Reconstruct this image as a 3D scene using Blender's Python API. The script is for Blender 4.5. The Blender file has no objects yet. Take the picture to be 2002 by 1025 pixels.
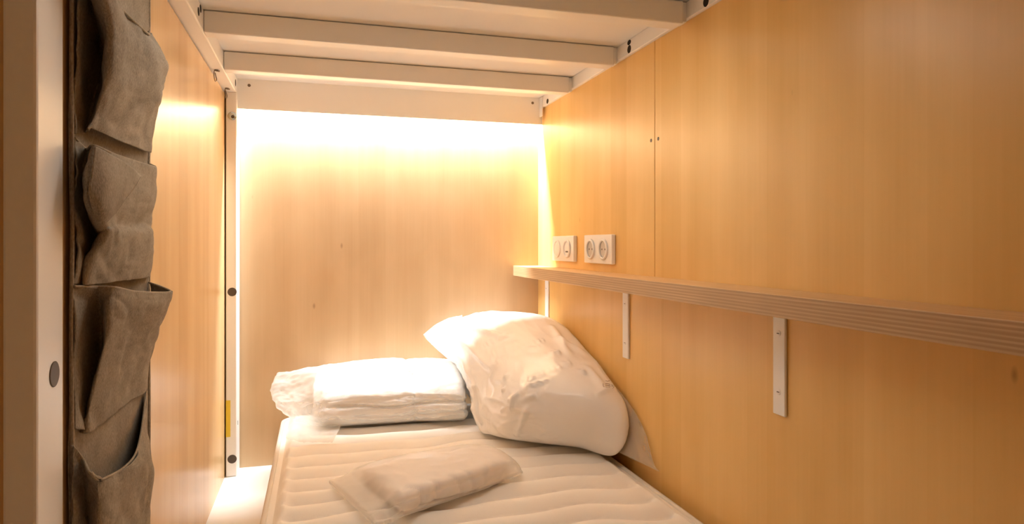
import bpy, bmesh, math, random
from mathutils import Vector, noise
PI = math.pi
SC = bpy.context.scene
COL = SC.collection

# ------------------------------------------------------------------ camera, light, exposure
cam_data = bpy.data.cameras.new('camera')
cam_data.sensor_width = 36.0
cam_data.lens = 36.0 * 1305.0 / 2002.0
cam_data.shift_y = -34.5 / 2002.0
cam_data.clip_start = 0.02
cam = bpy.data.objects.new('camera', cam_data)
cam.location = (0, 0, 0.674)
cam.rotation_euler = (PI / 2, 0, -math.atan(379.0 / 1305.0))
COL.objects.link(cam)
SC.camera = cam

SC.view_settings.view_transform = 'Standard'
SC.view_settings.look = 'None'
SC.view_settings.gamma = 1.0
SC.view_settings.use_curve_mapping = False
SC.view_settings.exposure = 0.17
try:
    SC.cycles.diffuse_bounces = 8
    SC.cycles.max_bounces = 14
    SC.cycles.transparent_max_bounces = 16
    SC.cycles.sample_clamp_indirect = 6.0
    SC.cycles.use_denoising = True
except Exception:
    pass

world = bpy.data.worlds.new('world')
SC.world = world
world.use_nodes = True
wb = world.node_tree.nodes['Background']
wb.inputs[0].default_value = (1.0, 0.74, 0.47, 1)
wb.inputs[1].default_value = 0.10

# LED strip tucked up behind the pelmet at the head of the bunk, shining down the back wall
ld = bpy.data.lights.new('led_strip_light', 'AREA')
ld.shape = 'RECTANGLE'; ld.size = 0.93; ld.size_y = 0.014
ld.energy = 25.0
ld.color = (0.93, 0.97, 1.0)
lo = bpy.data.objects.new('led_strip_light', ld)
lo.location = (0.247, 2.138, 1.1535)
COL.objects.link(lo)
# added fill light, hidden behind the third cross beam, shining down on the bed
cd = bpy.data.lights.new('beam_fill_light', 'AREA')
cd.shape = 'RECTANGLE'; cd.size = 0.70; cd.size_y = 0.018
cd.energy = 0.5
cd.color = (1.0, 0.93, 0.80)
co_ = bpy.data.objects.new('beam_fill_light', cd)
co_.location = (0.23, 1.241, 1.1235)
COL.objects.link(co_)
# added fill light under the upper deck near the foot end (above the frame)
ce = bpy.data.lights.new('under_deck_fill', 'AREA')
ce.shape = 'RECTANGLE'; ce.size = 0.5; ce.size_y = 0.14
ce.energy = 1.45
ce.color = (1.0, 0.96, 0.88)
co2 = bpy.data.objects.new('under_deck_fill', ce)
co2.location = (0.16, 1.04, 1.1135)
COL.objects.link(co2)

# ------------------------------------------------------------------ materials
def new_mat(name):
    m = bpy.data.materials.new(name); m.use_nodes = True
    nt = m.node_tree
    return m, nt, nt.nodes['Principled BSDF']

def N(nt, t, **kw):
    n = nt.nodes.new(t)
    for k, v in kw.items(): setattr(n, k, v)
    return n

def simple(name, col, rough=0.5, metal=0.0, spec=0.5, bump=0.0, bscale=200.0, vary=0.0):
    m, nt, b = new_mat(name)
    b.inputs['Base Color'].default_value = (*col, 1)
    b.inputs['Roughness'].default_value = rough
    b.inputs['Metallic'].default_value = metal
    b.inputs['Specular IOR Level'].default_value = spec
    tc = N(nt, 'ShaderNodeTexCoord')
    nz = N(nt, 'ShaderNodeTexNoise'); nz.inputs['Scale'].default_value = bscale; nz.inputs['Detail'].default_value = 4
    nt.links.new(tc.outputs['Object'], nz.inputs['Vector'])
    if bump:
        bp = N(nt, 'ShaderNodeBump'); bp.inputs['Strength'].default_value = bump; bp.inputs['Distance'].default_value = 0.001
        nt.links.new(nz.outputs['Fac'], bp.inputs['Height']); nt.links.new(bp.outputs['Normal'], b.inputs['Normal'])
    if vary:
        mx = N(nt, 'ShaderNodeMix', data_type='RGBA')
        mx.inputs['A'].default_value = (*[c * (1 - vary) for c in col], 1)
        mx.inputs['B'].default_value = (*[min(1, c * (1 + vary)) for c in col], 1)
        nt.links.new(nz.outputs['Fac'], mx.inputs['Factor']); nt.links.new(mx.outputs['Result'], b.inputs['Base Color'])
    return m

def wood_mat(name, light, dark, seed=0.0, rough=0.34):
    """Maple veneer, grain running up the panel: broad veneer strips, fine streaks, a few dark pin flecks."""
    m, nt, b = new_mat(name)
    L = nt.links.new
    geo = N(nt, 'ShaderNodeNewGeometry')
    sep = N(nt, 'ShaderNodeSeparateXYZ'); L(geo.outputs['Position'], sep.inputs[0])
    ad = N(nt, 'ShaderNodeMath', operation='ADD'); L(sep.outputs['X'], ad.inputs[0]); L(sep.outputs['Y'], ad.inputs[1])
    ad2 = N(nt, 'ShaderNodeMath', operation='ADD'); L(ad.outputs[0], ad2.inputs[0]); ad2.inputs[1].default_value = seed
    cmb = N(nt, 'ShaderNodeCombineXYZ'); L(ad2.outputs[0], cmb.inputs['X']); L(sep.outputs['Z'], cmb.inputs['Z'])
    def mapped(sx, sz):
        mp = N(nt, 'ShaderNodeMapping'); mp.inputs['Scale'].default_value = (sx, 1, sz); L(cmb.outputs[0], mp.inputs[0]); return mp
    n1 = N(nt, 'ShaderNodeTexNoise'); n1.inputs['Scale'].default_value = 1; n1.inputs['Detail'].default_value = 3
    L(mapped(14, 0.5).outputs[0], n1.inputs['Vector'])
    n2 = N(nt, 'ShaderNodeTexNoise'); n2.inputs['Scale'].default_value = 1; n2.inputs['Detail'].default_value = 5; n2.inputs['Roughness'].default_value = 0.6
    L(mapped(160, 3.5).outputs[0], n2.inputs['Vector'])
    n3 = N(nt, 'ShaderNodeTexNoise'); n3.inputs['Scale'].default_value = 1; n3.inputs['Detail'].default_value = 2; n3.inputs['Distortion'].default_value = 0.6
    L(mapped(9, 4).outputs[0], n3.inputs['Vector'])
    # strips of veneer
    vs = N(nt, 'ShaderNodeTexVoronoi', voronoi_dimensions='1D'); vs.inputs['Scale'].default_value = 11.0
    L(ad2.outputs[0], vs.inputs['W'])
    vsep = N(nt, 'ShaderNodeSeparateColor'); L(vs.outputs['Color'], vsep.inputs[0])
    def madd(a, k, c):
        x = N(nt, 'ShaderNodeMath', operation='MULTIPLY_ADD'); L(a, x.inputs[0]); x.inputs[1].default_value = k
        if isinstance(c, (int, float)): x.inputs[2].default_value = c
        else: L(c, x.inputs[2])
        return x.outputs[0]
    f = madd(n1.outputs['Fac'], 0.75, -0.34)
    f = madd(n2.outputs['Fac'], 0.26, f)
    f = madd(n3.outputs['Fac'], 0.55, f)
    f = madd(vsep.outputs[0], 0.26, f)
    cr = N(nt, 'ShaderNodeValToRGB')
    cr.color_ramp.elements[0].position = 0.18; cr.color_ramp.elements[0].color = (*light, 1)
    cr.color_ramp.elements[1].position = 0.92; cr.color_ramp.elements[1].color = (*dark, 1)
    L(f, cr.inputs[0])
    # pin knots: sparse short dark dashes along the grain
    vk = N(nt, 'ShaderNodeTexVoronoi'); vk.inputs['Scale'].default_value = 1.0; vk.inputs['Randomness'].default_value = 1.0
    L(mapped(9, 4).outputs[0], vk.inputs['Vector'])
    kn = N(nt, 'ShaderNodeMapRange'); kn.inputs['From Min'].default_value = 0.012; kn.inputs['From Max'].default_value = 0.045
    kn.inputs['To Min'].default_value = 0.55; kn.inputs['To Max'].default_value = 0.0
    L(vk.outputs['Distance'], kn.inputs['Value'])
    mx = N(nt, 'ShaderNodeMix', data_type='RGBA')
    L(kn.outputs[0], mx.inputs['Factor']); L(cr.outputs[0], mx.inputs['A'])
    mx.inputs['B'].default_value = (dark[0] * 0.42, dark[1] * 0.36, dark[2] * 0.3, 1)
    L(mx.outputs['Result'], b.inputs['Base Color'])
    b.inputs['Roughness'].default_value = rough
    b.inputs['Specular IOR Level'].default_value = 0.5
    bp = N(nt, 'ShaderNodeBump'); bp.inputs['Strength'].default_value = 0.05; bp.inputs['Distance'].default_value = 0.001
    L(n2.outputs['Fac'], bp.inputs['Height']); L(bp.outputs['Normal'], b.inputs['Normal'])
    return m

def ply_mat():
    """Birch plywood board: veneer faces, thin dark and light plies on the cut edges."""
    m, nt, b = new_mat('birch_plywood')
    L = nt.links.new
    geo = N(nt, 'ShaderNodeNewGeometry')
    sp = N(nt, 'ShaderNodeSeparateXYZ'); L(geo.outputs['Position'], sp.inputs[0])
    sn = N(nt, 'ShaderNodeSeparateXYZ'); L(geo.outputs['True Normal'], sn.inputs[0])
    ab = N(nt, 'ShaderNodeMath', operation='ABSOLUTE'); L(sn.outputs['Z'], ab.inputs[0])
    wv = N(nt, 'ShaderNodeMath', operation='MULTIPLY'); L(sp.outputs['Z'], wv.inputs[0]); wv.inputs[1].default_value = 2 * PI / 0.0052
    si = N(nt, 'ShaderNodeMath', operation='SINE'); L(wv.outputs[0], si.inputs[0])
    mp = N(nt, 'ShaderNodeMapping'); mp.inputs['Scale'].default_value = (60, 7, 620); L(geo.outputs['Position'], mp.inputs[0])
    nz = N(nt, 'ShaderNodeTexNoise'); nz.inputs['Scale'].default_value = 1; nz.inputs['Detail'].default_value = 3; L(mp.outputs[0], nz.inputs['Vector'])
    ad = N(nt, 'ShaderNodeMath', operation='MULTIPLY_ADD'); L(nz.outputs['Fac'], ad.inputs[0]); ad.inputs[1].default_value = 4.2; ad.inputs[2].default_value = -2.1
    sm = N(nt, 'ShaderNodeMath', operation='ADD'); L(si.outputs[0], sm.inputs[0]); L(ad.outputs[0], sm.inputs[1])
    cr = N(nt, 'ShaderNodeValToRGB')
    cr.color_ramp.elements[0].position = 0.0; cr.color_ramp.elements[0].color = (0.60, 0.41, 0.235, 1)
    cr.color_ramp.elements[1].position = 0.75; cr.color_ramp.elements[1].color = (0.42, 0.265, 0.135, 1)
    mr = N(nt, 'ShaderNodeMapRange'); mr.inputs['From Min'].default_value = -1.6; mr.inputs['From Max'].default_value = 1.6; L(sm.outputs[0], mr.inputs['Value'])
    L(mr.outputs[0], cr.inputs[0])
    mp2 = N(nt, 'ShaderNodeMapping'); mp2.inputs['Scale'].default_value = (130, 5, 5); L(geo.outputs['Position'], mp2.inputs[0])
    n2 = N(nt, 'ShaderNodeTexNoise'); n2.inputs['Scale'].default_value = 1; n2.inputs['Detail'].default_value = 4; L(mp2.outputs[0], n2.inputs['Vector'])
    c2 = N(nt, 'ShaderNodeValToRGB')
    c2.color_ramp.elements[0].position = 0.3; c2.color_ramp.elements[0].color = (0.76, 0.52, 0.27, 1)
    c2.color_ramp.elements[1].position = 0.75; c2.color_ramp.elements[1].color = (0.62, 0.38, 0.17, 1)
    L(n2.outputs['Fac'], c2.inputs[0])
    mx = N(nt, 'ShaderNodeMix', data_type='RGBA'); L(ab.outputs[0], mx.inputs['Factor']); L(cr.outputs[0], mx.inputs['A']); L(c2.outputs[0], mx.inputs['B'])
    L(mx.outputs['Result'], b.inputs['Base Color'])
    b.inputs['Roughness'].default_value = 0.5
    return m

def fabric_mat(name, ca, cb, scale=800.0):
    m, nt, b = new_mat(name)
    L = nt.links.new
    tc = N(nt, 'ShaderNodeNewGeometry')
    mp = N(nt, 'ShaderNodeMapping'); mp.inputs['Scale'].default_value = (1, 1, 0.35); L(tc.outputs['Position'], mp.inputs[0])
    n1 = N(nt, 'ShaderNodeTexNoise'); n1.inputs['Scale'].default_value = scale; n1.inputs['Detail'].default_value = 3; L(mp.outputs[0], n1.inputs['Vector'])
    n2 = N(nt, 'ShaderNodeTexNoise'); n2.inputs['Scale'].default_value = 26; n2.inputs['Detail'].default_value = 4; L(tc.outputs['Position'], n2.inputs['Vector'])
    a = N(nt, 'ShaderNodeMath', operation='MULTIPLY_ADD'); L(n2.outputs['Fac'], a.inputs[0]); a.inputs[1].default_value = 0.55; a.inputs[2].default_value = -0.28
    s2 = N(nt, 'ShaderNodeMath', operation='ADD'); L(a.outputs[0], s2.inputs[0]); L(n1.outputs['Fac'], s2.inputs[1])
    cr = N(nt, 'ShaderNodeValToRGB')
    cr.color_ramp.elements[0].position = 0.3; cr.color_ramp.elements[0].color = (*ca, 1)
    cr.color_ramp.elements[1].position = 0.7; cr.color_ramp.elements[1].color = (*cb, 1)
    L(s2.outputs[0], cr.inputs[0]); L(cr.outputs[0], b.inputs['Base Color'])
    b.inputs['Roughness'].default_value = 0.85; b.inputs['Specular IOR Level'].default_value = 0.2
    bp = N(nt, 'ShaderNodeBump'); bp.inputs['Strength'].default_value = 0.35; bp.inputs['Distance'].default_value = 0.001
    L(n1.outputs['Fac'], bp.inputs['Height']); L(bp.outputs['Normal'], b.inputs['Normal'])
    return m

def film_mat(name, body=0.25):
    """Thin clear polythene: mostly see-through, a little milky, glossy on the creases."""
    m, nt, b = new_mat(name)
    L = nt.links.new
    b.inputs['Base Color'].default_value = (0.93, 0.92, 0.90, 1)
    b.inputs['Roughness'].default_value = 0.10
    b.inputs['Specular IOR Level'].default_value = 0.6
    tr = N(nt, 'ShaderNodeBsdfTransparent'); tr.inputs[0].default_value = (0.97, 0.97, 0.96, 1)
    lw = N(nt, 'ShaderNodeLayerWeight'); lw.inputs['Blend'].default_value = 0.35
    ma = N(nt, 'ShaderNodeMath', operation='MULTIPLY_ADD'); L(lw.outputs['Facing'], ma.inputs[0]); ma.inputs[1].default_value = 0.40; ma.inputs[2].default_value = body
    ma.use_clamp = True
    tcn = N(nt, 'ShaderNodeNewGeometry')
    nz = N(nt, 'ShaderNodeTexNoise'); nz.inputs['Scale'].default_value = 55; nz.inputs['Detail'].default_value = 4; L(tcn.outputs['Position'], nz.inputs['Vector'])
    bp = N(nt, 'ShaderNodeBump'); bp.inputs['Strength'].default_value = 0.12; bp.inputs['Distance'].default_value = 0.004
    L(nz.outputs['Fac'], bp.inputs['Height']); L(bp.outputs['Normal'], b.inputs['Normal'])
    tl = N(nt, 'ShaderNodeBsdfTranslucent'); tl.inputs[0].default_value = (0.95, 0.94, 0.92, 1)
    half = N(nt, 'ShaderNodeMixShader'); half.inputs[0].default_value = 0.55; L(tl.outputs[0], half.inputs[1]); L(b.outputs[0], half.inputs[2])
    mix = N(nt, 'ShaderNodeMixShader'); L(ma.outputs[0], mix.inputs[0]); L(tr.outputs[0], mix.inputs[1]); L(half.outputs[0], mix.inputs[2])
    L(mix.outputs[0], nt.nodes['Material Output'].inputs['Surface'])
    return m

M = {}
M['wood'] = wood_mat('maple_veneer', (0.63, 0.445, 0.255), (0.475, 0.31, 0.158))
M['wood_side'] = wood_mat('maple_veneer_long_wall', (0.84, 0.565, 0.23), (0.69, 0.42, 0.125), seed=3.7)
M['wood_panel'] = wood_mat('maple_veneer_sliding_panel', (0.76, 0.53, 0.28), (0.61, 0.39, 0.18), seed=8.1, rough=0.26)
M['white_steel'] = simple('white_powder_coat', (0.86, 0.86, 0.86), 0.38, bump=0.04, bscale=900)
M['white_board'] = simple('white_melamine', (0.84, 0.83, 0.80), 0.4, bump=0.02, bscale=400)
M['deck'] = simple('white_deck_board', (0.86, 0.85, 0.83), 0.45, bump=0.03, bscale=300)
M['white_plastic'] = simple('white_plastic', (0.86, 0.85, 0.83), 0.3, bump=0.02, bscale=600)
M['socket_recess'] = simple('socket_well', (0.56, 0.54, 0.50), 0.4, bump=0.02)
M['cap'] = simple('dark_cap', (0.075, 0.055, 0.042), 0.5, bump=0.1)
M['black'] = simple('slot_dark', (0.012, 0.008, 0.006), 0.8, bump=0.02)
M['gap_shade'] = simple('brown_gap_shade', (0.06, 0.030, 0.014), 0.6, bump=0.05)  # dark brown colour standing in for the shade in the gaps
M['zinc'] = simple('zinc_bolt', (0.50, 0.60, 0.68), 0.22, metal=1.0, bump=0.05)
M['wire'] = simple('dark_wire', (0.20, 0.15, 0.11), 0.35, metal=0.9, bump=0.05)
M['sticker'] = simple('yellow_sticker', (0.80, 0.60, 0.05), 0.5, bump=0.02)
M['ply'] = ply_mat()
M['ticking'] = simple('mattress_ticking', (0.89, 0.855, 0.80), 0.85, spec=0.2, bump=0.25, bscale=900, vary=0.03)
M['tape'] = simple('mattress_tape', (0.74, 0.68, 0.60), 0.7, spec=0.2, bump=0.3, bscale=1200)
M['cotton'] = simple('white_cotton', (0.90, 0.90, 0.90), 0.75, spec=0.25, bump=0.08, bscale=260)
M['linen_pink'] = simple('folded_linen', (0.90, 0.85, 0.82), 0.75, spec=0.25, bump=0.08, bscale=260)
M['film'] = film_mat('clear_polythene', 0.22)
M['film_thick'] = film_mat('milky_polythene', 0.36)
M['wrapped'] = simple('cotton_under_film', (0.90, 0.89, 0.88), 0.5, spec=0.4, bump=0.05, bscale=120)
_b = M['wrapped'].node_tree.nodes['Principled BSDF']; _b.inputs['Coat Weight'].default_value = 0.55; _b.inputs['Coat Roughness'].default_value = 0.16
M['felt'] = fabric_mat('taupe_heather_fabric', (0.20, 0.165, 0.122), (0.37, 0.315, 0.243))
M['felt_edge'] = fabric_mat('taupe_binding', (0.26, 0.205, 0.14), (0.42, 0.34, 0.25), 700)
M['print'] = simple('grey_print', (0.26, 0.20, 0.15), 0.6, bump=0.02)

# ------------------------------------------------------------------ mesh helpers
def obj(name, bm, mat, parent=None, smooth=False):
    """Link bm (world coordinates) as one mesh object; children share the origin of the thing they belong to."""
    if parent is not None:
        off = root_loc(parent)
        bmesh.ops.translate(bm, verts=bm.verts, vec=-off)
    me = bpy.data.meshes.new(name)
    bm.normal_update(); bm.to_mesh(me); bm.free()
    if smooth:
        for p in me.polygons: p.use_smooth = True
    me.materials.append(mat)
    o = bpy.data.objects.new(name, me); COL.objects.link(o)
    if parent is not None: o.parent = parent
    return o

def root_loc(o):
    v = Vector((0, 0, 0))
    while o is not None:
        v += o.location; o = o.parent
    return v

def thing(name, loc, label, cat, group=None):
    o = bpy.data.objects.new(name, None); o.empty_display_size = 0.05
    o.location = loc; COL.objects.link(o)
    tag(o, label, cat, group)
    return o

def tag(o, label, cat, group=None):
    o['label'] = label; o['category'] = cat
    if group: o['group'] = group

def struct(o):
    o['kind'] = 'structure'; return o

def B(*boxes, bevel=0.0, seg=2):
    """boxes: (x0,y0,z0,x1,y1,z1) each, in one bmesh with softened edges."""
    bm = bmesh.new()
    for b in boxes:
        x0, y0, z0, x1, y1, z1 = b
        vs = [bm.verts.new(p) for p in ((x0, y0, z0), (x1, y0, z0), (x1, y1, z0), (x0, y1, z0), (x0, y0, z1), (x1, y0, z1), (x1, y1, z1), (x0, y1, z1))]
        for f in ((0, 3, 2, 1), (4, 5, 6, 7), (0, 1, 5, 4), (1, 2, 6, 5), (2, 3, 7, 6), (3, 0, 4, 7)):
            bm.faces.new([vs[i] for i in f])
    if bevel:
        bmesh.ops.bevel(bm, geom=list(bm.edges), offset=bevel, segments=seg, profile=0.5, affect='EDGES')
    return bm

def disc(c, axis, r, depth, r2=None, seg=28, bm=None, sz=1.0):
    """Short cylinder with a rounded rim whose flat face looks along axis ('-y','+x','-x','-z'); c is the centre of its back."""
    bm = bm or bmesh.new()
    ax = {'-y': Vector((0, -1, 0)), '+x': Vector((1, 0, 0)), '-x': Vector((-1, 0, 0)), '-z': Vector((0, 0, -1))}[axis]
    up = Vector((0, 0, 1)) if axis != '-z' else Vector((0, 1, 0))
    rt = ax.cross(up)
    c = Vector(c); r2 = r if r2 is None else r2
    prof = [(r, 0.0), (r, depth * 0.6), (r2 * 0.93, depth), (0.0, depth)]
    rings = []
    for rr, d in prof[:-1]:
        rings.append([bm.verts.new(c + ax * d + (rt * math.cos(2 * PI * i / seg) + up * sz * math.sin(2 * PI * i / seg)) * rr) for i in range(seg)])
    for a, b in zip(rings, rings[1:]):
        for i in range(seg):
            bm.faces.new((a[i], a[(i + 1) % seg], b[(i + 1) % seg], b[i]))
    bm.faces.new(rings[-1]); bm.faces.new(list(reversed(rings[0])))
    bmesh.ops.recalc_face_normals(bm, faces=bm.faces)
    return bm

def ringm(c, axis, ro, ri, depth, seg=32):
    """Flat-fronted ring (tube wall) standing out from a surface."""
    bm = bmesh.new()
    ax = {'-y': Vector((0, -1, 0)), '+x': Vector((1, 0, 0)), '-x': Vector((-1, 0, 0))}[axis]
    up = Vector((0, 0, 1)); rt = ax.cross(up); c = Vector(c)
    prof = [(ro, 0), (ro, depth * .7), (ro * .97, depth), (ri * 1.04, depth), (ri, depth * .7), (ri, 0)]
    rings = [[bm.verts.new(c + ax * d + (rt * math.cos(2 * PI * i / seg) + up * math.sin(2 * PI * i / seg)) * rr) for i in range(seg)] for rr, d in prof]
    for a, b in zip(rings, rings[1:] + rings[:1]):
        for i in range(seg):
            bm.faces.new((a[i], a[(i + 1) % seg], b[(i + 1) % seg], b[i]))
    bmesh.ops.recalc_face_normals(bm, faces=bm.faces)
    return bm

def tube(pts, r, seg=8, closed=False, bm=None):
    bm = bm or bmesh.new()
    pts = [Vector(p) for p in pts]; n = len(pts); rings = []
    for i, p in enumerate(pts):
        a = pts[(i - 1) % n] if (closed or i > 0) else p
        b = pts[(i + 1) % n] if (closed or i < n - 1) else p
        t = (b - a).normalized()
        up = Vector((0, 0, 1)) if abs(t.z) < 0.9 else Vector((1, 0, 0))
        s = t.cross(up).normalized(); u = s.cross(t)
        rings.append([bm.verts.new(p + (s * math.cos(2 * PI * k / seg) + u * math.sin(2 * PI * k / seg)) * r) for k in range(seg)])
    m = n if closed else n - 1
    for i in range(m):
        a, b = rings[i], rings[(i + 1) % n]
        for k in range(seg): bm.faces.new((a[k], a[(k + 1) % seg], b[(k + 1) % seg], b[k]))
    if not closed:
        bm.faces.new(list(reversed(rings[0]))); bm.faces.new(rings[-1])
    bmesh.ops.recalc_face_normals(bm, faces=bm.faces)
    return bm

def cr1(p0, p1, p2, p3, t):
    return 0.5 * ((2 * p1) + (p2 - p0) * t + (2 * p0 - 5 * p1 + 4 * p2 - p3) * t * t + (3 * p1 - p0 - 3 * p2 + p3) * t ** 3)

def catmull(pts, sub, closed=False):
    pts = [Vector(p) for p in pts]; n = len(pts); out = []
    m = n if closed else n - 1
    for i in range(m):
        g = (lambda k: pts[k % n]) if closed else (lambda k: pts[max(0, min(n - 1, k))])
        for s in range(sub): out.append(cr1(g(i - 1), g(i), g(i + 1), g(i + 2), s / sub))
    if not closed: out.append(pts[-1])
    return out

def sheet(rows, su, sv, disp=None, thick=0.0):
    """Smooth sheet through a grid of control points."""
    R = [catmull(r, su) for r in rows]
    cols = [catmull([r[k] for r in R], sv) for k in range(len(R[0]))]
    bm = bmesh.new()
    V = [[bm.verts.new(c[j]) for c in cols] for j in range(len(cols[0]))]
    for a, b in zip(V, V[1:]):
        for k in range(len(a) - 1): bm.faces.new((a[k], a[k + 1], b[k + 1], b[k]))
    bm.normal_update()
    if disp:
        mv = [(v, v.normal * disp(v.co)) for v in bm.verts]
        for v, d in mv: v.co += d
    if thick:
        bmesh.ops.solidify(bm, geom=bm.faces[:], thickness=thick)
    return bm

def loft(rings, su, sv, disp=None, cap0=None, cap1=None, inflate=0.0):
    """Closed soft body through rings of control points (every ring the same count)."""
    rings = [[Vector(p) for p in r] for r in rings]
    def capped(r, out, k):
        c = sum(r, Vector()) / len(r)
        return [c + (p - c) * k + Vector(out) for p in r]
    if cap0: rings = [capped(rings[0], cap0, 0.55)] + rings
    if cap1: rings = rings + [capped(rings[-1], cap1, 0.55)]
    R = [catmull(r, su, True) for r in rings]
    cols = [catmull([r[k] for r in R], sv) for k in range(len(R[0]))]
    bm = bmesh.new()
    V = [[bm.verts.new(c[j]) for c in cols] for j in range(len(cols[0]))]
    n = len(cols)
    for a, b in zip(V, V[1:]):
        for k in range(n): bm.faces.new((a[k], a[(k + 1) % n], b[(k + 1) % n], b[k]))
    for r in (V[0], V[-1]):
        c = bm.verts.new(sum((v.co for v in r), Vector()) / n)
        for k in range(n): bm.faces.new((r[k], r[(k + 1) % n], c))
    bmesh.ops.recalc_face_normals(bm, faces=bm.faces)
    bm.normal_update()
    if disp or inflate:
        mv = [(v, v.normal * ((disp(v.co) if disp else 0) + inflate)) for v in bm.verts]
        for v, d in mv: v.co += d
    return bm

def ridged(p, sc, seed=0.0, octs=3, st=(1, 1, 1)):
    """Sharp crease pattern, 0..1, stretched by st."""
    v = 0.0; a = 1.0; tot = 0.0
    q = Vector((p.x * st[0], p.y * st[1], p.z * st[2])) * sc + Vector((seed, seed * 1.7, -seed))
    w = Vector((noise.noise(q * 0.6), noise.noise(q * 0.6 + Vector((7, 3, 1))), noise.noise(q * 0.6 + Vector((2, 9, 5))))) * 0.7
    q = q + w
    for _ in range(octs):
        v += a * (1 - min(1, abs(noise.noise(q)) * 2.2)) ** 2; tot += a
        a *= 0.5; q = q * 2.1
    return v / tot

def crease(p, segs):
    """Height of hand placed folds: (x0,y0,z0, x1,y1,z1, half width, height)."""
    h = 0.0
    for s in segs:
        a = Vector(s[0:3]); b = Vector(s[3:6]); ab = b - a
        t = max(0, min(1, (p - a).dot(ab) / max(1e-9, ab.length_squared)))
        d = (p - (a + ab * t)).length
        w = s[6] * 0.85
        if d < w * 3: h += s[7] * math.exp(-(d / w) ** 2) * (0.35 + 0.65 * math.sin(PI * min(1, max(0.0, 0.1 + 0.8 * t))))
    return h

def smooth01(a, b, x):
    t = max(0.0, min(1.0, (x - a) / (b - a))); return t * t * (3 - 2 * t)

# ------------------------------------------------------------------ the room shell
XL, XR, YB, ZC = -0.260, 0.720, 2.160, 1.163
struct(obj('floor', B((-0.73, -0.25, -0.03, XR, YB, 0.0)), M['white_board']))
struct(obj('wall_back', B((XL - 0.05, YB, -0.03, XR + 0.02, YB + 0.02, 1.25)), M['wood']))
wr = struct(obj('wall_right', B((XR + 0.003, -0.25, -0.03, XR + 0.022, YB, 1.25)), M['wood_side']))
# facing panels: two above the shelf with a fine joint between them, one below
obj('facing_panel', B((XR, 1.3405, 0.600, XR + 0.003, YB, 1.128), bevel=0.0006, seg=1), M['wood_side'], wr)
obj('facing_panel', B((XR, -0.25, 0.600, XR + 0.003, 1.3380, 1.128), bevel=0.0006, seg=1), M['wood_side'], wr)
obj('facing_panel', B((XR, -0.25, -0.03, XR + 0.003, YB, 0.599), bevel=0.0006, seg=1), M['wood_side'], wr)
for y, z in ((1.356, 0.908), (1.323, 0.907)):
    obj('pin_hole', disc((XR + 0.0002, y, z), '-x', 0.0042, 0.0007), M['cap'], wr)
struct(obj('wall_left', B((XL - 0.018, 0.812, -0.03, XL, 2.1395, 1.113), bevel=0.001, seg=1), M['wood_panel']))
struct(obj('ceiling', B((-0.75, -0.25, ZC, XR + 0.003, YB, ZC + 0.02)), M['deck']))
struct(obj('wall_front', B((-0.75, -0.27, -0.03, XR + 0.022, -0.25, 1.25)), M['wood_side']))
struct(obj('wall_entry', B((-0.75, -0.25, -0.03, -0.73, 0.75, 1.25)), M['white_board']))
struct(obj('shaded_gap_1', B((XL - 0.016, 2.140, 0.0, XL - 0.0005, YB, 1.113)), M['gap_shade']))  # strip coloured dark as the shade in the gap by the far post
struct(obj('shaded_gap_2', B((XL - 0.016, 0.790, -0.03, XL - 0.002, 0.812, 1.113)), M['gap_shade']))  # likewise fills the shaded gap by the near post with dark colour
struct(obj('trim_3', B((-0.370, 0.728, -0.03, -0.2803, 0.790, 1.25), bevel=0.001, seg=1), M['wood_panel']))

# ------------------------------------------------------------------ steel frame of the upper bunk
fr = thing('upper_bunk_frame', (-0.24, 2.085, 0.0), 'white painted steel frame of the upper bunk, with corner posts, side rails and cross beams', 'bed frame')
p1 = obj('post', B((-0.2565, 2.085, 0.0, -0.227, 2.158, 1.117), bevel=0.0025), M['white_steel'], fr)
p2 = obj('post', B((-0.280, 0.722, -0.03, -0.252, 0.790, 1.117), bevel=0.003), M['white_steel'], fr)
for z in (0.051, 0.536):
    obj('hole_cap', disc((-0.2395, 2.0852, z), '-y', 0.0125, 0.0012), M['cap'], p1)
bb = disc((-0.2395, 2.0852, 1.046), '-y', 0.0118, 0.006, 0.0085)

bo = obj('bolt', bb, M['zinc'], p1); bo['label'] = 'shiny zinc bolt head near the top of the post'
obj('hex_recess', disc((-0.2372, 2.0793, 1.0435), '-y', 0.0046, 0.0006), M['cap'], bo)
obj('sticker', B((-0.2562, 2.0843, 0.116, -0.2440, 2.0852, 0.222)), M['sticker'], p1)['label'] = 'yellow sticker low on the post'
for z in (0.530, 0.150):
    obj('rivet', B((-0.2272, 2.106, z - 0.006, -0.2262, 2.109, z + 0.006)), M['cap'], p1)
obj('hole_cap', disc((-0.2521, 0.764, 0.545), '+x', 0.0128, 0.0010), M['cap'], p2)
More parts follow.
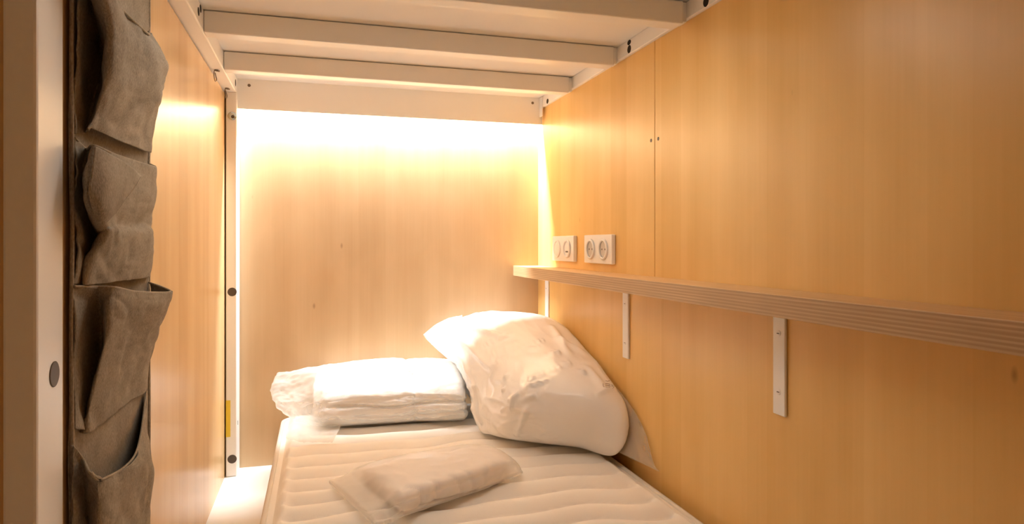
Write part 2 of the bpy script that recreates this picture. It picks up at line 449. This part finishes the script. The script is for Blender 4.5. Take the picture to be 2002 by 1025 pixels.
# long rails
r1 = obj('side_rail', B((-0.268, 0.30, 1.1165, -0.229, 2.158, 1.1625), bevel=0.0025), M['white_steel'], fr)
r2 = obj('side_rail', B((0.712, 0.12, 1.128, 0.7225, 2.158, 1.1625), bevel=0.0015), M['white_steel'], fr)
def slot(x, y, z, h, axis, par):
    obj('bolt_slot', disc((x, y, z), axis, 0.0095, 0.0008, sz=h / 0.0095), M['black'], par)
for y, z, h in ((1.450, 1.1395, 0.0095), (1.450, 1.1555, 0.006), (1.122, 1.1385, 0.0100), (1.074, 1.1350, 0.0068), (2.040, 1.137, 0.008)):
    slot(0.7122, y, z, h, '-x', r2)
for y, z, h in ((1.451, 1.138, 0.0085), (1.475, 1.152, 0.008), (2.070, 1.140, 0.010)):
    slot(-0.2292, y, z, h, '+x', r1)
for y in (1.818, 1.510, 1.186, 0.860, 0.540):
    obj('cross_beam', B((-0.2285, y, 1.1155, 0.7015, y + 0.040, 1.1615), bevel=0.0028), M['white_steel'], fr)
    obj('end_bracket', B((0.7012, y + 0.006, 1.121, 0.7125, y + 0.034, 1.1615), bevel=0.0015), M['white_steel'], fr)

# pelmet board that hides the lamp at the head of the bunk
pel = thing('light_pelmet', (0.24, 2.115, 1.074), 'wide white metal pelmet across the head wall, hiding the lamp that glows below it', 'pelmet')
obj('cover_plate', B((-0.2293, 2.113, 1.074, 0.7195, 2.117, 1.1634), bevel=0.0006, seg=1), M['white_steel'], pel)
for x in (-0.196, 0.685):
    obj('screw', disc((x, 2.1132, 1.1445), '-y', 0.0045, 0.0015, 0.003), M['wire'], pel)
obj('end_gusset', B((0.7085, 2.085, 1.098, 0.7118, 2.113, 1.1615), bevel=0.0008), M['white_steel'], pel)
obj('led_profile', B((-0.224, 2.128, 1.1548, 0.716, 2.150, 1.1615), bevel=0.001), M['white_plastic'], pel)

# curtain hooks under the long rail
def hook(y, label):
    h = thing('curtain_hook', (-0.258, y, 1.1165), label, 'hook', 'curtain hooks under the long rail')
    x = -0.2515
    path = [(x, y - 0.013, 1.1160), (x - .001, y - 0.016, 1.108), (x - .001, y - 0.015, 1.098), (x, y - 0.008, 1.0895), (x + .001, y + 0.002, 1.0905), (x + .002, y + 0.006, 1.097), (x + .001, y - 0.001, 1.104), (x, y - 0.006, 1.110)]
    obj('wire_loop', tube(catmull(path, 6), 0.0012, 8), M['wire'], h, True)
    obj('screw', disc((x + 0.004, y - 0.012, 1.1166), '-z', 0.0050, 0.003, 0.0035), M['wire'], h)
    t2 = [(x - .001, y - 0.014, 1.1150), (x + .005, y - 0.014, 1.1130), (x + .010, y - 0.010, 1.1135), (x + .010, y - 0.006, 1.1155)]
    obj('clip', tube(catmull(t2, 5), 0.0013, 8), M['wire'], h, True)
hook(1.845, 'small wire curtain hook under the white rail, the one farther from the corner post')
hook(2.050, 'small wire curtain hook under the white rail, right beside the corner post top')

# housings for the two added fill lights, out of view under the deck
lh = thing('fill_strip', (0.23, 1.25, 1.146), 'added fill light, an unseen slim white strip on the rear side of the third cross beam', 'lamp')
obj('housing', B((-0.13, 1.2265, 1.1245, 0.59, 1.2560, 1.1620), bevel=0.002), M['white_plastic'], lh)
lf_ = thing('fill_panel', (0.16, 1.04, 1.1145), 'added fill light, an unseen flat white box under the deck on the foot side of the third cross beam', 'lamp')
obj('housing', B((-0.10, 0.96, 1.1145, 0.42, 1.12, 1.1625), bevel=0.002), M['white_plastic'], lf_)

# ------------------------------------------------------------------ shelf along the wall
sh = thing('wall_shelf', (0.72, 1.2, 0.568), 'long birch plywood shelf fixed along the wood wall on white steel brackets', 'shelf')
obj('board', B((0.631, 0.20, 0.569, 0.7195, 2.1585, 0.602), bevel=0.0012), M['ply'], sh)
for y0, y1 in ((2.043, 2.073), (1.462, 1.492), (0.901, 0.930)):
    bm = B((0.7145, y0, 0.398, 0.7195, y1, 0.5685), (0.674, y0, 0.5645, 0.7195, y1, 0.5688), bevel=0.0010, seg=1)
    br = obj('bracket', bm, M['white_steel'], sh)
    for z in (0.4355, 0.530):
        obj('screw', disc((0.7146, (y0 + y1) / 2, z), '-x', 0.0050, 0.0012, 0.0032), M['white_steel'], br)
        obj('screw_slot', B((0.7128, (y0 + y1) / 2 - 0.0028, z - 0.0006, 0.7134, (y0 + y1) / 2 + 0.0028, z + 0.0006)), M['cap'], br)

# ------------------------------------------------------------------ wall outlets above the shelf
def outlet(y0, y1, kind, label):
    o = thing('wall_outlet', (XR, (y0 + y1) / 2, 0.661), label, 'outlet')
    obj('cover_plate', B((0.7085, y0, 0.6230, 0.7198, y1, 0.6995), bevel=0.0022), M['white_plastic'], o)
    yc = (y0 + y1) / 2; q = (y1 - y0) / 4 * 0.93
    for i, y in enumerate((yc + q, yc - q)):
        if kind == 'sockets' or i == 1:
            rg = obj('socket_rim' if kind == 'sockets' else 'charger_rim', ringm((0.7086, y, 0.661), '-x', 0.0275, 0.0215, 0.0050), M['white_plastic'], o, True)
        if kind == 'sockets':
            w = obj('socket_well', disc((0.7087, y, 0.661), '-x', 0.0214, 0.0008), M['socket_recess'], o)
            w['label'] = 'greyish recessed socket face'
            for dy in (-0.0095, 0.0095):
                obj('pin_hole', disc((0.7079, y + dy, 0.661), '-x', 0.0024, 0.0004), M['cap'], w)
        elif i == 1:
            f = obj('charger_face', disc((0.7087, y, 0.661), '-x', 0.0214, 0.0020), M['white_plastic'], o)
            for dy in (-0.0052, 0.0052):
                obj('charging_port', B((0.7062, y + dy - 0.0038, 0.6500, 0.7068, y + dy + 0.0038, 0.6545)), M['cap'], f)
        else:
            obj('rocker_rim', ringm((0.7086, y, 0.661), '-x', 0.0275, 0.0215, 0.0040), M['white_plastic'], o, True)
            obj('rocker', disc((0.7087, y, 0.661), '-x', 0.0213, 0.0030), M['white_plastic'], o)
outlet(1.803, 1.986, 'charger', 'white double wall plate with a round switch and two small charging ports, by the corner')
outlet(1.542, 1.723, 'sockets', 'white double power outlet with two round grey sockets above the shelf')

# ------------------------------------------------------------------ mattress
MX0, MX1, MY0, MY1, MT = -0.100, 0.694, 0.26, 2.150, 0.150
mt = thing('mattress', ((MX0 + MX1) / 2, 1.2, 0.0), 'cream quilted mattress lying on the white bunk base', 'mattress')
def rrect(x0, y0, x1, y1, r, seg=10):
    out = []
    for cx, cy, a in ((x1 - r, y1 - r, 0), (x0 + r, y1 - r, 90), (x0 + r, y0 + r, 180), (x1 - r, y0 + r, 270)):
        for k in range(seg + 1):
            t = math.radians(a + 90 * k / seg); out.append((cx + r * math.cos(t), cy + r * math.sin(t)))
    return out
def core():
    bm = bmesh.new(); rings = []
    for z, g in ((0.004, -0.012), (0.008, -0.003), (0.018, 0.0), (0.05, 0.003), (0.09, 0.004), (0.125, 0.002), (0.140, 0.0), (0.1435, -0.006)):
        rings.append([bm.verts.new((x, y, z)) for x, y in rrect(MX0 - g, MY0 - g, MX1 + g, MY1 + min(g, 0.002), 0.05)])
    n = len(rings[0])
    for a, b in zip(rings, rings[1:]):
        for i in range(n): bm.faces.new((a[i], a[(i + 1) % n], b[(i + 1) % n], b[i]))
    bm.faces.new(list(reversed(rings[0]))); bm.faces.new(rings[-1])
    return bm
obj('core', core(), M['ticking'], mt, True)
def quilt():
    """Quilted cover: padded rows between wavy cross stitch lines."""
    bm = bmesh.new(); nx, ny = 150, 340; r = 0.045
    x0, x1, y0, y1 = MX0 + 0.008, MX1 - 0.008, MY0 + 0.008, MY1 - 0.008
    V = []
    for j in range(ny + 1):
        row = []
        for i in range(nx + 1):
            x = x0 + (x1 - x0) * i / nx; y = y0 + (y1 - y0) * j / ny
            cx = min(max(x, x0 + r), x1 - r); cy = min(max(y, y0 + r), y1 - r)
            dx, dy = x - cx, y - cy
            m_ = max(abs(dx), abs(dy)); d_ = math.hypot(dx, dy)
            if dx and dy and d_ > 0: x, y = cx + dx * m_ / d_, cy + dy * m_ / d_
            e = min(x - x0, x1 - x, y - y0, y1 - y)
            if dx and dy: e = r - m_
            ph = (y + 0.014 * math.sin(x * 17.0 + 0.6 + 2.2 * y) + 0.008 * math.sin(x * 29.0 + 2.0 - 5 * y) + 0.010 * math.sin(y * 9.0 + x * 7)) / 0.078
            k = abs(math.sin(PI * ph)) ** 0.62
            k = 1 - (1 - k) * smooth01(0.012, 0.045, e)
            z = 0.1385 + 0.0225 * smooth01(0, 0.028, e) * (0.12 + 0.88 * k)
            row.append(bm.verts.new((x, y, z)))
        V.append(row)
    for a, b in zip(V, V[1:]):
        for i in range(nx): bm.faces.new((a[i], a[i + 1], b[i + 1], b[i]))
    return bm
obj('quilted_cover', quilt(), M['ticking'], mt, True)
for z in (0.1425, 0.012):
    obj('piping', tube([(x, y, z) for x, y in rrect(MX0 - 0.001, MY0 - 0.001, MX1 + 0.001, MY1 - 0.002, 0.05)], 0.0055, 8, True), M['tape'], mt, True)

# ------------------------------------------------------------------ bagged duvet lying at the head
bd = thing('bagged_duvet', (0.2, 2.0, 0.157), 'long white folded duvet in a clear plastic bag, lying flat against the head wall', 'bedding')
def dring(x, fy, k=1.0, h=1.0, zb=0.1690):
    P_ = [(fy + 0.030, 0), (fy - 0.004, 0.018), (fy - 0.012, 0.046), (fy - 0.002, 0.072), (fy + 0.012, 0.092), (fy + 0.095, 0.133), (2.095, 0.141), (2.139, 0.122), (2.144, 0.060), (2.125, 0.006), (2.0, 0)]
    cy = 2.02
    return [(x, cy + (y - cy) * k, zb + z * h) for y, z in P_]
duv = [dring(0.005, 1.905, 0.93, 0.86), dring(0.03, 1.895, 1, 0.95), dring(0.12, 1.892, 1, 1), dring(0.22, 1.886, 1, 1.02), dring(0.27, 1.886, 1, 0.99), dring(0.33, 1.872, 1, 1.0), dring(0.378, 1.866, 1, 0.97), dring(0.405, 1.872, 0.97, 0.93)]
def duvet_wr(p):
    f = smooth01(0.168, 0.188, p.z)
    h = 0.006 * (ridged(p, 9, 3.1, 3, (0.35, 1.4, 1.6)) - 0.3) * f
    h += 0.0035 * (ridged(p, 26, 1.2, 2, (0.5, 1, 1.3)) - 0.3) * f
    h -= 0.004 * math.exp(-((p.x - 0.262) / 0.006) ** 2) * f
    if p.y < 1.99:
        h -= 0.009 * math.exp(-((p.z - 0.226 - 0.004 * math.sin(p.x * 23)) / 0.005) ** 2) * smooth01(0.0, 0.06, p.x)
        h -= 0.005 * math.exp(-((p.z - 0.198 - 0.005 * math.sin(p.x * 17 + 1)) / 0.004) ** 2) * smooth01(0.05, 0.15, p.x)
    return h
obj('folded_duvet', loft(duv, 14, 18, duvet_wr, (-0.016, 0, 0), (0.004, 0, 0)), M['cotton'], bd, True)
fl = [[(-0.122, 2.03, 0.243), (-0.120, 2.02, 0.238), (-0.118, 2.01, 0.234), (-0.118, 2.01, 0.240), (-0.119, 2.03, 0.252), (-0.117, 2.07, 0.274), (-0.112, 2.10, 0.287), (-0.113, 2.10, 0.283), (-0.116, 2.08, 0.268), (-0.120, 2.05, 0.25), (-0.121, 2.04, 0.247)],
      [(-0.075, 1.98, 0.202), (-0.075, 1.955, 0.200), (-0.072, 1.95, 0.212), (-0.07, 1.96, 0.228), (-0.068, 1.99, 0.25), (-0.066, 2.05, 0.281), (-0.062, 2.10, 0.291), (-0.064, 2.12, 0.28), (-0.070, 2.11, 0.25), (-0.075, 2.08, 0.222), (-0.075, 2.03, 0.208)]]
def film_wr(seed, amp):
    def f(p):
        return amp * (ridged(p, 16, seed, 3, (0.6, 1.2, 1.0)) - 0.35)
    return f
def film_duv(p):
    e = 1 - smooth01(-0.02, 0.06, p.x)
    return duvet_wr(p) + smooth01(0.168, 0.19, p.z) * (0.0015 + 0.008 * e) * ridged(p, 9, 8.3, 2, (0.8, 1.2, 1.0))
obj('plastic_bag', loft(fl + [dring(0.0, 1.898, 0.97, 0.93, 0.1690)] + duv[1:], 14, 18, film_duv, None, (0.004, 0, 0), 0.003), M['film'], bd, True)
# loose skirt of the bag spread over the mattress corner
sk = [[(-0.070, 1.97, 0.220), (-0.03, 1.94, 0.190), (0.02, 1.915, 0.180), (0.06, 1.90, 0.178)],
      [(-0.078, 1.93, 0.184), (-0.04, 1.90, 0.178), (0.01, 1.875, 0.175), (0.055, 1.865, 0.174)],
      [(-0.082, 1.88, 0.173), (-0.05, 1.855, 0.173), (0.0, 1.83, 0.172), (0.045, 1.82, 0.171)],
      [(-0.080, 1.83, 0.170), (-0.05, 1.80, 0.170), (-0.01, 1.775, 0.170), (0.035, 1.765, 0.170)]]
obj('bag_flap', sheet(sk, 10, 10, lambda p: 0.005 * ridged(p, 22, 4.4, 3)), M['film_thick'], bd, True)
# ------------------------------------------------------------------ big bagged pillow slumped against the wall
bp_ = thing('bagged_pillow', (0.58, 1.75, 0.157), 'big plump white pillow in a crumpled plastic bag, slumped against the wall below the shelf', 'bedding')
ZB = 0.1690
# each ring: front low, front mid, front top, crest, rear top, rear mid, rear low, underside
PR = [
 [(0.424, 1.770, ZB), (0.411, 1.775, 0.205), (0.405, 1.83, 0.270), (0.385, 1.97, 0.350), (0.375, 2.075, 0.405), (0.395, 2.11, 0.345), (0.438, 2.10, 0.245), (0.45, 1.95, 0.20)],
 [(0.440, 1.720, ZB), (0.424, 1.690, 0.205), (0.428, 1.735, 0.290), (0.430, 1.92, 0.395), (0.425, 2.070, 0.440), (0.435, 2.120, 0.350), (0.448, 2.11, 0.22), (0.46, 1.9, ZB + 0.006)],
 [(0.475, 1.665, ZB), (0.450, 1.592, 0.225), (0.458, 1.605, 0.320), (0.485, 1.860, 0.415), (0.490, 2.065, 0.455), (0.495, 2.130, 0.350), (0.50, 2.12, 0.20), (0.48, 1.85, ZB + 0.006)],
 [(0.540, 1.610, ZB), (0.527, 1.520, 0.230), (0.535, 1.528, 0.338), (0.575, 1.800, 0.425), (0.590, 2.055, 0.458), (0.595, 2.125, 0.350), (0.59, 2.12, 0.20), (0.56, 1.8, ZB + 0.006)],
 [(0.618, 1.550, ZB), (0.615, 1.460, 0.232), (0.625, 1.468, 0.328), (0.655, 1.750, 0.412), (0.665, 2.000, 0.452), (0.675, 2.100, 0.350), (0.67, 2.10, 0.20), (0.64, 1.75, ZB + 0.006)],
 [(0.672, 1.465, 0.172), (0.692, 1.418, 0.228), (0.700, 1.460, 0.302), (0.705, 1.680, 0.380), (0.708, 1.930, 0.428), (0.710, 2.02, 0.340), (0.708, 2.02, 0.21), (0.695, 1.70, 0.173)],
]
FOLDS = [
 (0.456, 1.837, 0.390, 0.526, 1.816, 0.418, 0.006, 0.006),
 (0.459, 1.779, 0.373, 0.529, 1.765, 0.406, 0.005, 0.006),
 (0.460, 1.727, 0.360, 0.563, 1.690, 0.398, 0.006, 0.008),
 (0.460, 1.643, 0.335, 0.603, 1.642, 0.391, 0.007, 0.009),
 (0.449, 1.621, 0.308, 0.609, 1.581, 0.371, 0.007, 0.01),
 (0.454, 1.576, 0.292, 0.633, 1.540, 0.357, 0.007, 0.011),
 (0.442, 1.608, 0.260, 0.497, 1.530, 0.308, 0.006, 0.008),
 (0.454, 1.568, 0.271, 0.466, 1.565, 0.309, 0.006, 0.006),
 (0.400, 1.899, 0.345, 0.413, 1.778, 0.280, 0.008, 0.007),
 (0.412, 1.784, 0.286, 0.418, 1.727, 0.202, 0.008, 0.008),
 (0.407, 1.971, 0.394, 0.447, 1.740, 0.341, 0.01, 0.009),
 (0.634, 1.734, 0.410, 0.678, 1.656, 0.385, 0.012, 0.005),
 (0.632, 1.454, 0.320, 0.692, 1.487, 0.324, 0.006, 0.004),
 (0.655, 1.834, 0.433, 0.630, 1.637, 0.387, 0.014, 0.005),
 (0.473, 1.588, 0.202, 0.483, 1.535, 0.277, 0.008, 0.006),
 (0.436, 1.979, 0.423, 0.504, 1.820, 0.411, 0.012, 0.006),
 (0.503, 1.713, 0.384, 0.591, 1.730, 0.411, 0.004, 0.005),
 (0.507, 1.569, 0.343, 0.588, 1.569, 0.367, 0.004, 0.005),
 (0.477, 1.558, 0.322, 0.535, 1.535, 0.342, 0.004, 0.005),
 (0.439, 1.712, 0.319, 0.477, 1.720, 0.370, 0.007, 0.006),
 (0.653, 1.562, 0.362, 0.656, 1.474, 0.329, 0.014, 0.004),
]

def pillow_wr(p):
    f = smooth01(0.170, 0.20, p.z)
    lf = 1 - smooth01(0.46, 0.60, p.x)
    h = (0.003 + 0.007 * lf) * (ridged(p, 6.0, 5.0, 2, (1.0, 0.6, 1.4)) - 0.35) * f
    h += (0.0008 + 0.0018 * lf) * (ridged(p, 17, 2.0, 2, (1.0, 0.6, 1.3)) - 0.3) * f
    h += 0.004 * lf * (ridged(p, 11, 11.0, 2, (1.1, 0.7, 1.4)) - 0.3) * f
    return h + 1.8 * crease(p, FOLDS) * f
obj('wrapped_pillow', loft(PR, 26, 34, pillow_wr, (0.010, 0.01, 0), (0.004, 0, 0)), M['wrapped'], bp_, True)
pr = bmesh.new()
for q in (
    [(0.6602, 1.4855, 0.3383), (0.6567, 1.4776, 0.3352), (0.6554, 1.4717, 0.3328), (0.6666, 1.4729, 0.3312), (0.6817, 1.4827, 0.3289)],
    [(0.6670, 1.4888, 0.3360), (0.6769, 1.4958, 0.3346), (0.6838, 1.4960, 0.3323)],
    [(0.6635, 1.4809, 0.3341), (0.6731, 1.4874, 0.3322), (0.6805, 1.4889, 0.3308)],
    [(0.6888, 1.4981, 0.3310), (0.6856, 1.4853, 0.3294), (0.6867, 1.4818, 0.3282), (0.6796, 1.4737, 0.3272)],
    [(0.6772, 1.5084, 0.3396), (0.6819, 1.5067, 0.3378), (0.6921, 1.5171, 0.3371)],
    ):
    tube(q, 0.0008, 6, bm=pr)
obj('printed_mark', pr, M['print'], bp_)['label'] = 'small grey print on the plastic'
pr = bmesh.new()
for q in (
    [(0.2520, 1.9647, 0.3006), (0.2607, 1.9740, 0.2992), (0.2685, 1.9649, 0.2974), (0.2660, 1.9575, 0.2937)],
    [(0.2557, 1.9469, 0.2918), (0.2604, 1.9606, 0.2934), (0.2664, 1.9601, 0.2947)],
    ):
    tube(q, 0.0008, 6, bm=pr)
obj('printed_mark', pr, M['print'], bd)['label'] = 'small grey print on the plastic'

# empty corner of the bag sticking out over the duvet
tip = [[(0.316, 2.083, 0.391), (0.318, 2.080, 0.388), (0.320, 2.077, 0.384), (0.322, 2.072, 0.380)],
       [(0.350, 2.085, 0.418), (0.352, 2.060, 0.390), (0.356, 2.020, 0.360), (0.360, 1.99, 0.342)],
       [(0.395, 2.085, 0.440), (0.392, 2.040, 0.398), (0.393, 1.97, 0.355), (0.398, 1.90, 0.318)],
       [(0.440, 2.085, 0.449), (0.435, 2.020, 0.415), (0.432, 1.93, 0.372), (0.432, 1.85, 0.325)]]
obj('bag_corner', sheet(tip, 10, 10, lambda p: 0.007 * (ridged(p, 14, 6.6, 3) - 0.3), 0.0012), M['film_thick'], bp_, True)
# loose tail of the bag in the gap between mattress and wall
tail = [[(0.690, 1.56, 0.335), (0.706, 1.50, 0.318), (0.713, 1.42, 0.280), (0.714, 1.365, 0.240)],
        [(0.690, 1.50, 0.255), (0.704, 1.43, 0.240), (0.700, 1.37, 0.220), (0.708, 1.325, 0.196)],
        [(0.676, 1.475, 0.184), (0.690, 1.40, 0.182), (0.703, 1.345, 0.181), (0.713, 1.305, 0.180)]]
obj('bag_tail', sheet(tail, 10, 10, lambda p: 0.004 * (ridged(p, 20, 9.6, 3) - 0.3), 0.0010), M['film'], bp_, True)

# ------------------------------------------------------------------ small flat packet in front
pk = thing('bagged_linen', (0.25, 1.41, 0.163), 'small flat packet of folded bed linen in clear plastic, lying on the mattress in front', 'bedding')
A = Vector((0.140, 1.245, 0)); U = Vector((0.886, 0.464, 0)); W = Vector((-0.30, 0.954, 0))
def kring(t, h, w0, w1, zb=0.1685):
    pts = [(w0 + 0.008, 0), (w0 - 0.003, 0.012), (w0 - 0.002, 0.026), (w0 + 0.012, h), (0.5 * (w0 + w1), h + 0.006), (w1 - 0.015, h * 0.8), (w1, 0.012), (0.5 * (w0 + w1), 0)]
    return [A + U * t + W * w + Vector((0, 0, zb + z)) for w, z in pts]
KR = [kring(0.02, 0.036, 0.008, 0.215), kring(0.06, 0.042, 0.0, 0.225), kring(0.13, 0.044, 0.0, 0.215), kring(0.20, 0.043, 0.0, 0.20), kring(0.26, 0.042, 0.004, 0.185), kring(0.292, 0.036, 0.012, 0.165)]
def pk_wr(p):
    f = smooth01(0.169, 0.184, p.z)
    r = p - A; t = r.dot(U); w = r.dot(W)
    h = 0.0016 * (ridged(p, 9, 2.2, 2, (1, 1, 1.5)) - 0.3) * f
    e = math.exp(-((w - 0.004) / 0.022) ** 2)          # slanting gathers along the near edge
    g = t * 62 + w * 70 + 2.2 * noise.noise(Vector((t * 14, 1.3, p.z * 9)))
    h += e * 0.0085 * (abs(math.sin(g)) ** 0.55 - 0.6) * f
    if w < 0.03: h -= 0.005 * math.exp(-((p.z - 0.1765 - 0.003 * math.sin(t * 26)) / 0.0022) ** 2) * smooth01(0.02, 0.07, t)
    return h
obj('folded_linen', loft(KR, 16, 18, pk_wr, tuple(-U * 0.006), tuple(U * 0.006)), M['linen_pink'], pk, True)
def flat(t, w0, w1, dz=0.0):
    pts = [(w0, 0), (w0 - 0.001, 0.002), (w0 + 0.01, 0.006 + dz), (w0 + .03, 0.009 + dz), (0.5 * (w0 + w1), 0.010 + dz), (w1 - 0.02, 0.007 + dz), (w1, 0.002), (0.5 * (w0 + w1), 0.0)]
    return [A + U * t + W * w + Vector((0, 0, 0.1685 + z)) for w, z in pts]
obj('plastic_bag', loft([flat(-0.045, 0.010, 0.245), flat(-0.015, 0.004, 0.235, 0.010), kring(0.006, 0.034, 0.0, 0.226)] + KR[1:-1] + [kring(0.304, 0.034, 0.006, 0.17), flat(0.335, 0.02, 0.15, 0.004)], 14, 16,
    lambda p: pk_wr(p) + 0.002 * ridged(p, 13, 7.7, 2), None, None, 0.003), M['film_thick'], pk, True)

# ------------------------------------------------------------------ hanging fabric organizer
POCKETS = {
 'a': [
  [(-0.252,0.822,0.971), (-0.244,0.838,0.969), (-0.218,0.795,0.942), (-0.219,0.884,0.948), (-0.215,0.975,0.951), (-0.251,1.147,1.003)],
  [(-0.252,0.822,0.915), (-0.247,0.891,0.920), (-0.219,0.824,0.911), (-0.212,0.896,0.918), (-0.212,1.063,0.938), (-0.251,1.150,0.966)],
  [(-0.252,0.822,0.877), (-0.249,0.913,0.895), (-0.220,0.826,0.886), (-0.214,0.908,0.891), (-0.214,1.086,0.925), (-0.251,1.150,0.942)],
  [(-0.252,0.822,0.844), (-0.252,0.894,0.854), (-0.225,0.832,0.851), (-0.218,0.910,0.863), (-0.220,1.091,0.895), (-0.251,1.150,0.914)],
  [(-0.252,0.822,0.819), (-0.253,0.873,0.820), (-0.236,0.841,0.821), (-0.229,0.914,0.832), (-0.234,1.106,0.865), (-0.252,1.151,0.879)],
  [(-0.252,0.822,0.793), (-0.253,0.857,0.799), (-0.240,0.831,0.802), (-0.238,0.928,0.803), (-0.243,1.097,0.811), (-0.252,1.148,0.817)],
 ],
 'b': [
  [(-0.252,0.822,0.789), (-0.250,0.853,0.781), (-0.231,0.815,0.780), (-0.230,0.906,0.780), (-0.233,1.100,0.789), (-0.252,1.151,0.799)],
  [(-0.252,0.822,0.756), (-0.252,0.852,0.750), (-0.232,0.805,0.752), (-0.227,0.889,0.752), (-0.235,1.106,0.770), (-0.252,1.151,0.776)],
  [(-0.252,0.822,0.725), (-0.252,0.857,0.720), (-0.231,0.792,0.721), (-0.227,0.877,0.722), (-0.239,1.107,0.737), (-0.252,1.148,0.744)],
  [(-0.252,0.822,0.698), (-0.252,0.885,0.692), (-0.229,0.838,0.694), (-0.236,0.943,0.701), (-0.244,1.112,0.706), (-0.252,1.145,0.707)],
  [(-0.252,0.822,0.678), (-0.251,0.899,0.684), (-0.227,0.840,0.687), (-0.231,0.935,0.688), (-0.238,1.095,0.688), (-0.252,1.145,0.687)],
  [(-0.252,0.822,0.659), (-0.252,0.867,0.655), (-0.241,0.841,0.659), (-0.239,0.936,0.657), (-0.243,1.112,0.657), (-0.252,1.145,0.657)],
  [(-0.252,0.822,0.631), (-0.253,0.852,0.629), (-0.245,0.840,0.629), (-0.245,0.957,0.627), (-0.248,1.123,0.625), (-0.253,1.150,0.625)],
 ],
 'c': [
  [(-0.251,0.817,0.629), (-0.240,0.854,0.626), (-0.220,0.851,0.625), (-0.214,0.923,0.615), (-0.210,1.091,0.604), (-0.252,1.151,0.615)],
  [(-0.251,0.817,0.602), (-0.243,0.876,0.593), (-0.223,0.839,0.604), (-0.214,0.903,0.595), (-0.215,1.096,0.580), (-0.252,1.151,0.577)],
  [(-0.251,0.817,0.577), (-0.248,0.897,0.556), (-0.225,0.838,0.577), (-0.222,0.901,0.568), (-0.226,1.106,0.549), (-0.252,1.148,0.542)],
  [(-0.251,0.817,0.547), (-0.251,0.888,0.522), (-0.232,0.842,0.547), (-0.230,0.913,0.541), (-0.240,1.113,0.511), (-0.252,1.145,0.507)],
  [(-0.252,0.821,0.513), (-0.253,0.867,0.492), (-0.241,0.847,0.507), (-0.239,0.936,0.506), (-0.248,1.117,0.489), (-0.253,1.146,0.483)],
  [(-0.252,0.821,0.475), (-0.253,0.853,0.465), (-0.249,0.855,0.464), (-0.249,0.953,0.460), (-0.251,1.116,0.454), (-0.253,1.143,0.452)],
 ],
 'd': [
  [(-0.252,0.814,0.459), (-0.245,0.826,0.440), (-0.229,0.795,0.434), (-0.226,0.831,0.416), (-0.231,0.987,0.399), (-0.251,1.131,0.450)],
  [(-0.252,0.814,0.433), (-0.248,0.842,0.406), (-0.227,0.815,0.414), (-0.227,0.889,0.395), (-0.231,1.036,0.373), (-0.251,1.144,0.365)],
  [(-0.252,0.814,0.406), (-0.250,0.860,0.372), (-0.229,0.825,0.388), (-0.231,0.917,0.357), (-0.238,1.092,0.328), (-0.251,1.160,0.320)],
  [(-0.252,0.814,0.367), (-0.251,0.869,0.333), (-0.232,0.837,0.344), (-0.233,0.923,0.311), (-0.243,1.076,0.266), (-0.252,1.148,0.253)],
  [(-0.252,0.814,0.318), (-0.252,0.872,0.279), (-0.237,0.848,0.289), (-0.239,0.936,0.252), (-0.246,1.076,0.200), (-0.252,1.139,0.186)],
 ],
 'flap': [
  [(-0.226,0.794,0.777), (-0.220,0.821,0.773), (-0.217,0.880,0.769), (-0.222,0.970,0.763)],
  [(-0.226,0.787,0.753), (-0.216,0.803,0.746), (-0.214,0.849,0.741), (-0.218,0.895,0.735)],
  [(-0.226,0.778,0.725), (-0.218,0.789,0.718), (-0.216,0.814,0.712), (-0.220,0.848,0.710)],
  [(-0.225,0.801,0.703), (-0.222,0.802,0.700), (-0.221,0.809,0.698), (-0.222,0.821,0.699)],
 ],
}

og = thing('hanging_organizer', (-0.2545, 0.98, 0.60), 'tall taupe fabric organizer with drooping open pockets, hanging on the wood panel', 'organizer')
def backsheet():
    rows = []
    for j in range(9):
        z = 1.105 - j * 0.133
        rows.append([(-0.2555 + 0.0012 * math.sin(j * 2.1 + k), 0.818 + 0.341 * k / 6 + (0.003 * math.sin(j * 1.3) if k == 6 else 0), z) for k in range(7)])
    return sheet(rows, 6, 8, lambda p: 0.0012 * noise.noise(p * 18), 0.0018)
obj('back_sheet', backsheet(), M['felt'], og, True)
def fwr(p):
    return 0.0024 * noise.noise(p * 21) + 0.0080 * (ridged(p, 7.5, 1.0, 3, (1, 0.9, 1)) - 0.4) + 0.0020 * (ridged(p, 21, 4.0, 2, (1, 1, 0.8)) - 0.3)
for k in 'abcd':
    pc = obj('pocket', sheet(POCKETS[k], 14, 14, fwr, 0.0016), M['felt'], og, True)
    rim = catmull(POCKETS[k][0], 10)
    obj('rim_binding', tube(rim, 0.0016, 6), M['felt_edge'], pc, True)
    if k == 'b':
        fp = obj('folded_flap', sheet(POCKETS['flap'], 8, 8, lambda p: 0.001 * noise.noise(p * 30), 0.0016), M['felt'], pc, True)
for yy in (0.8185, 1.1585):
    obj('edge_binding', tube([(-0.2535, yy + 0.0015 * math.sin(i * 0.9), 1.105 - i * 0.0445) for i in range(25)], 0.0022, 6), M['felt_edge'], og, True)
for yy in (0.86, 1.11):
    obj('hanging_loop', tube([(-0.2535, yy, 1.095), (-0.252, yy, 1.113), (-0.255, yy, 1.1165)], 0.003, 6), M['felt_edge'], og, True)
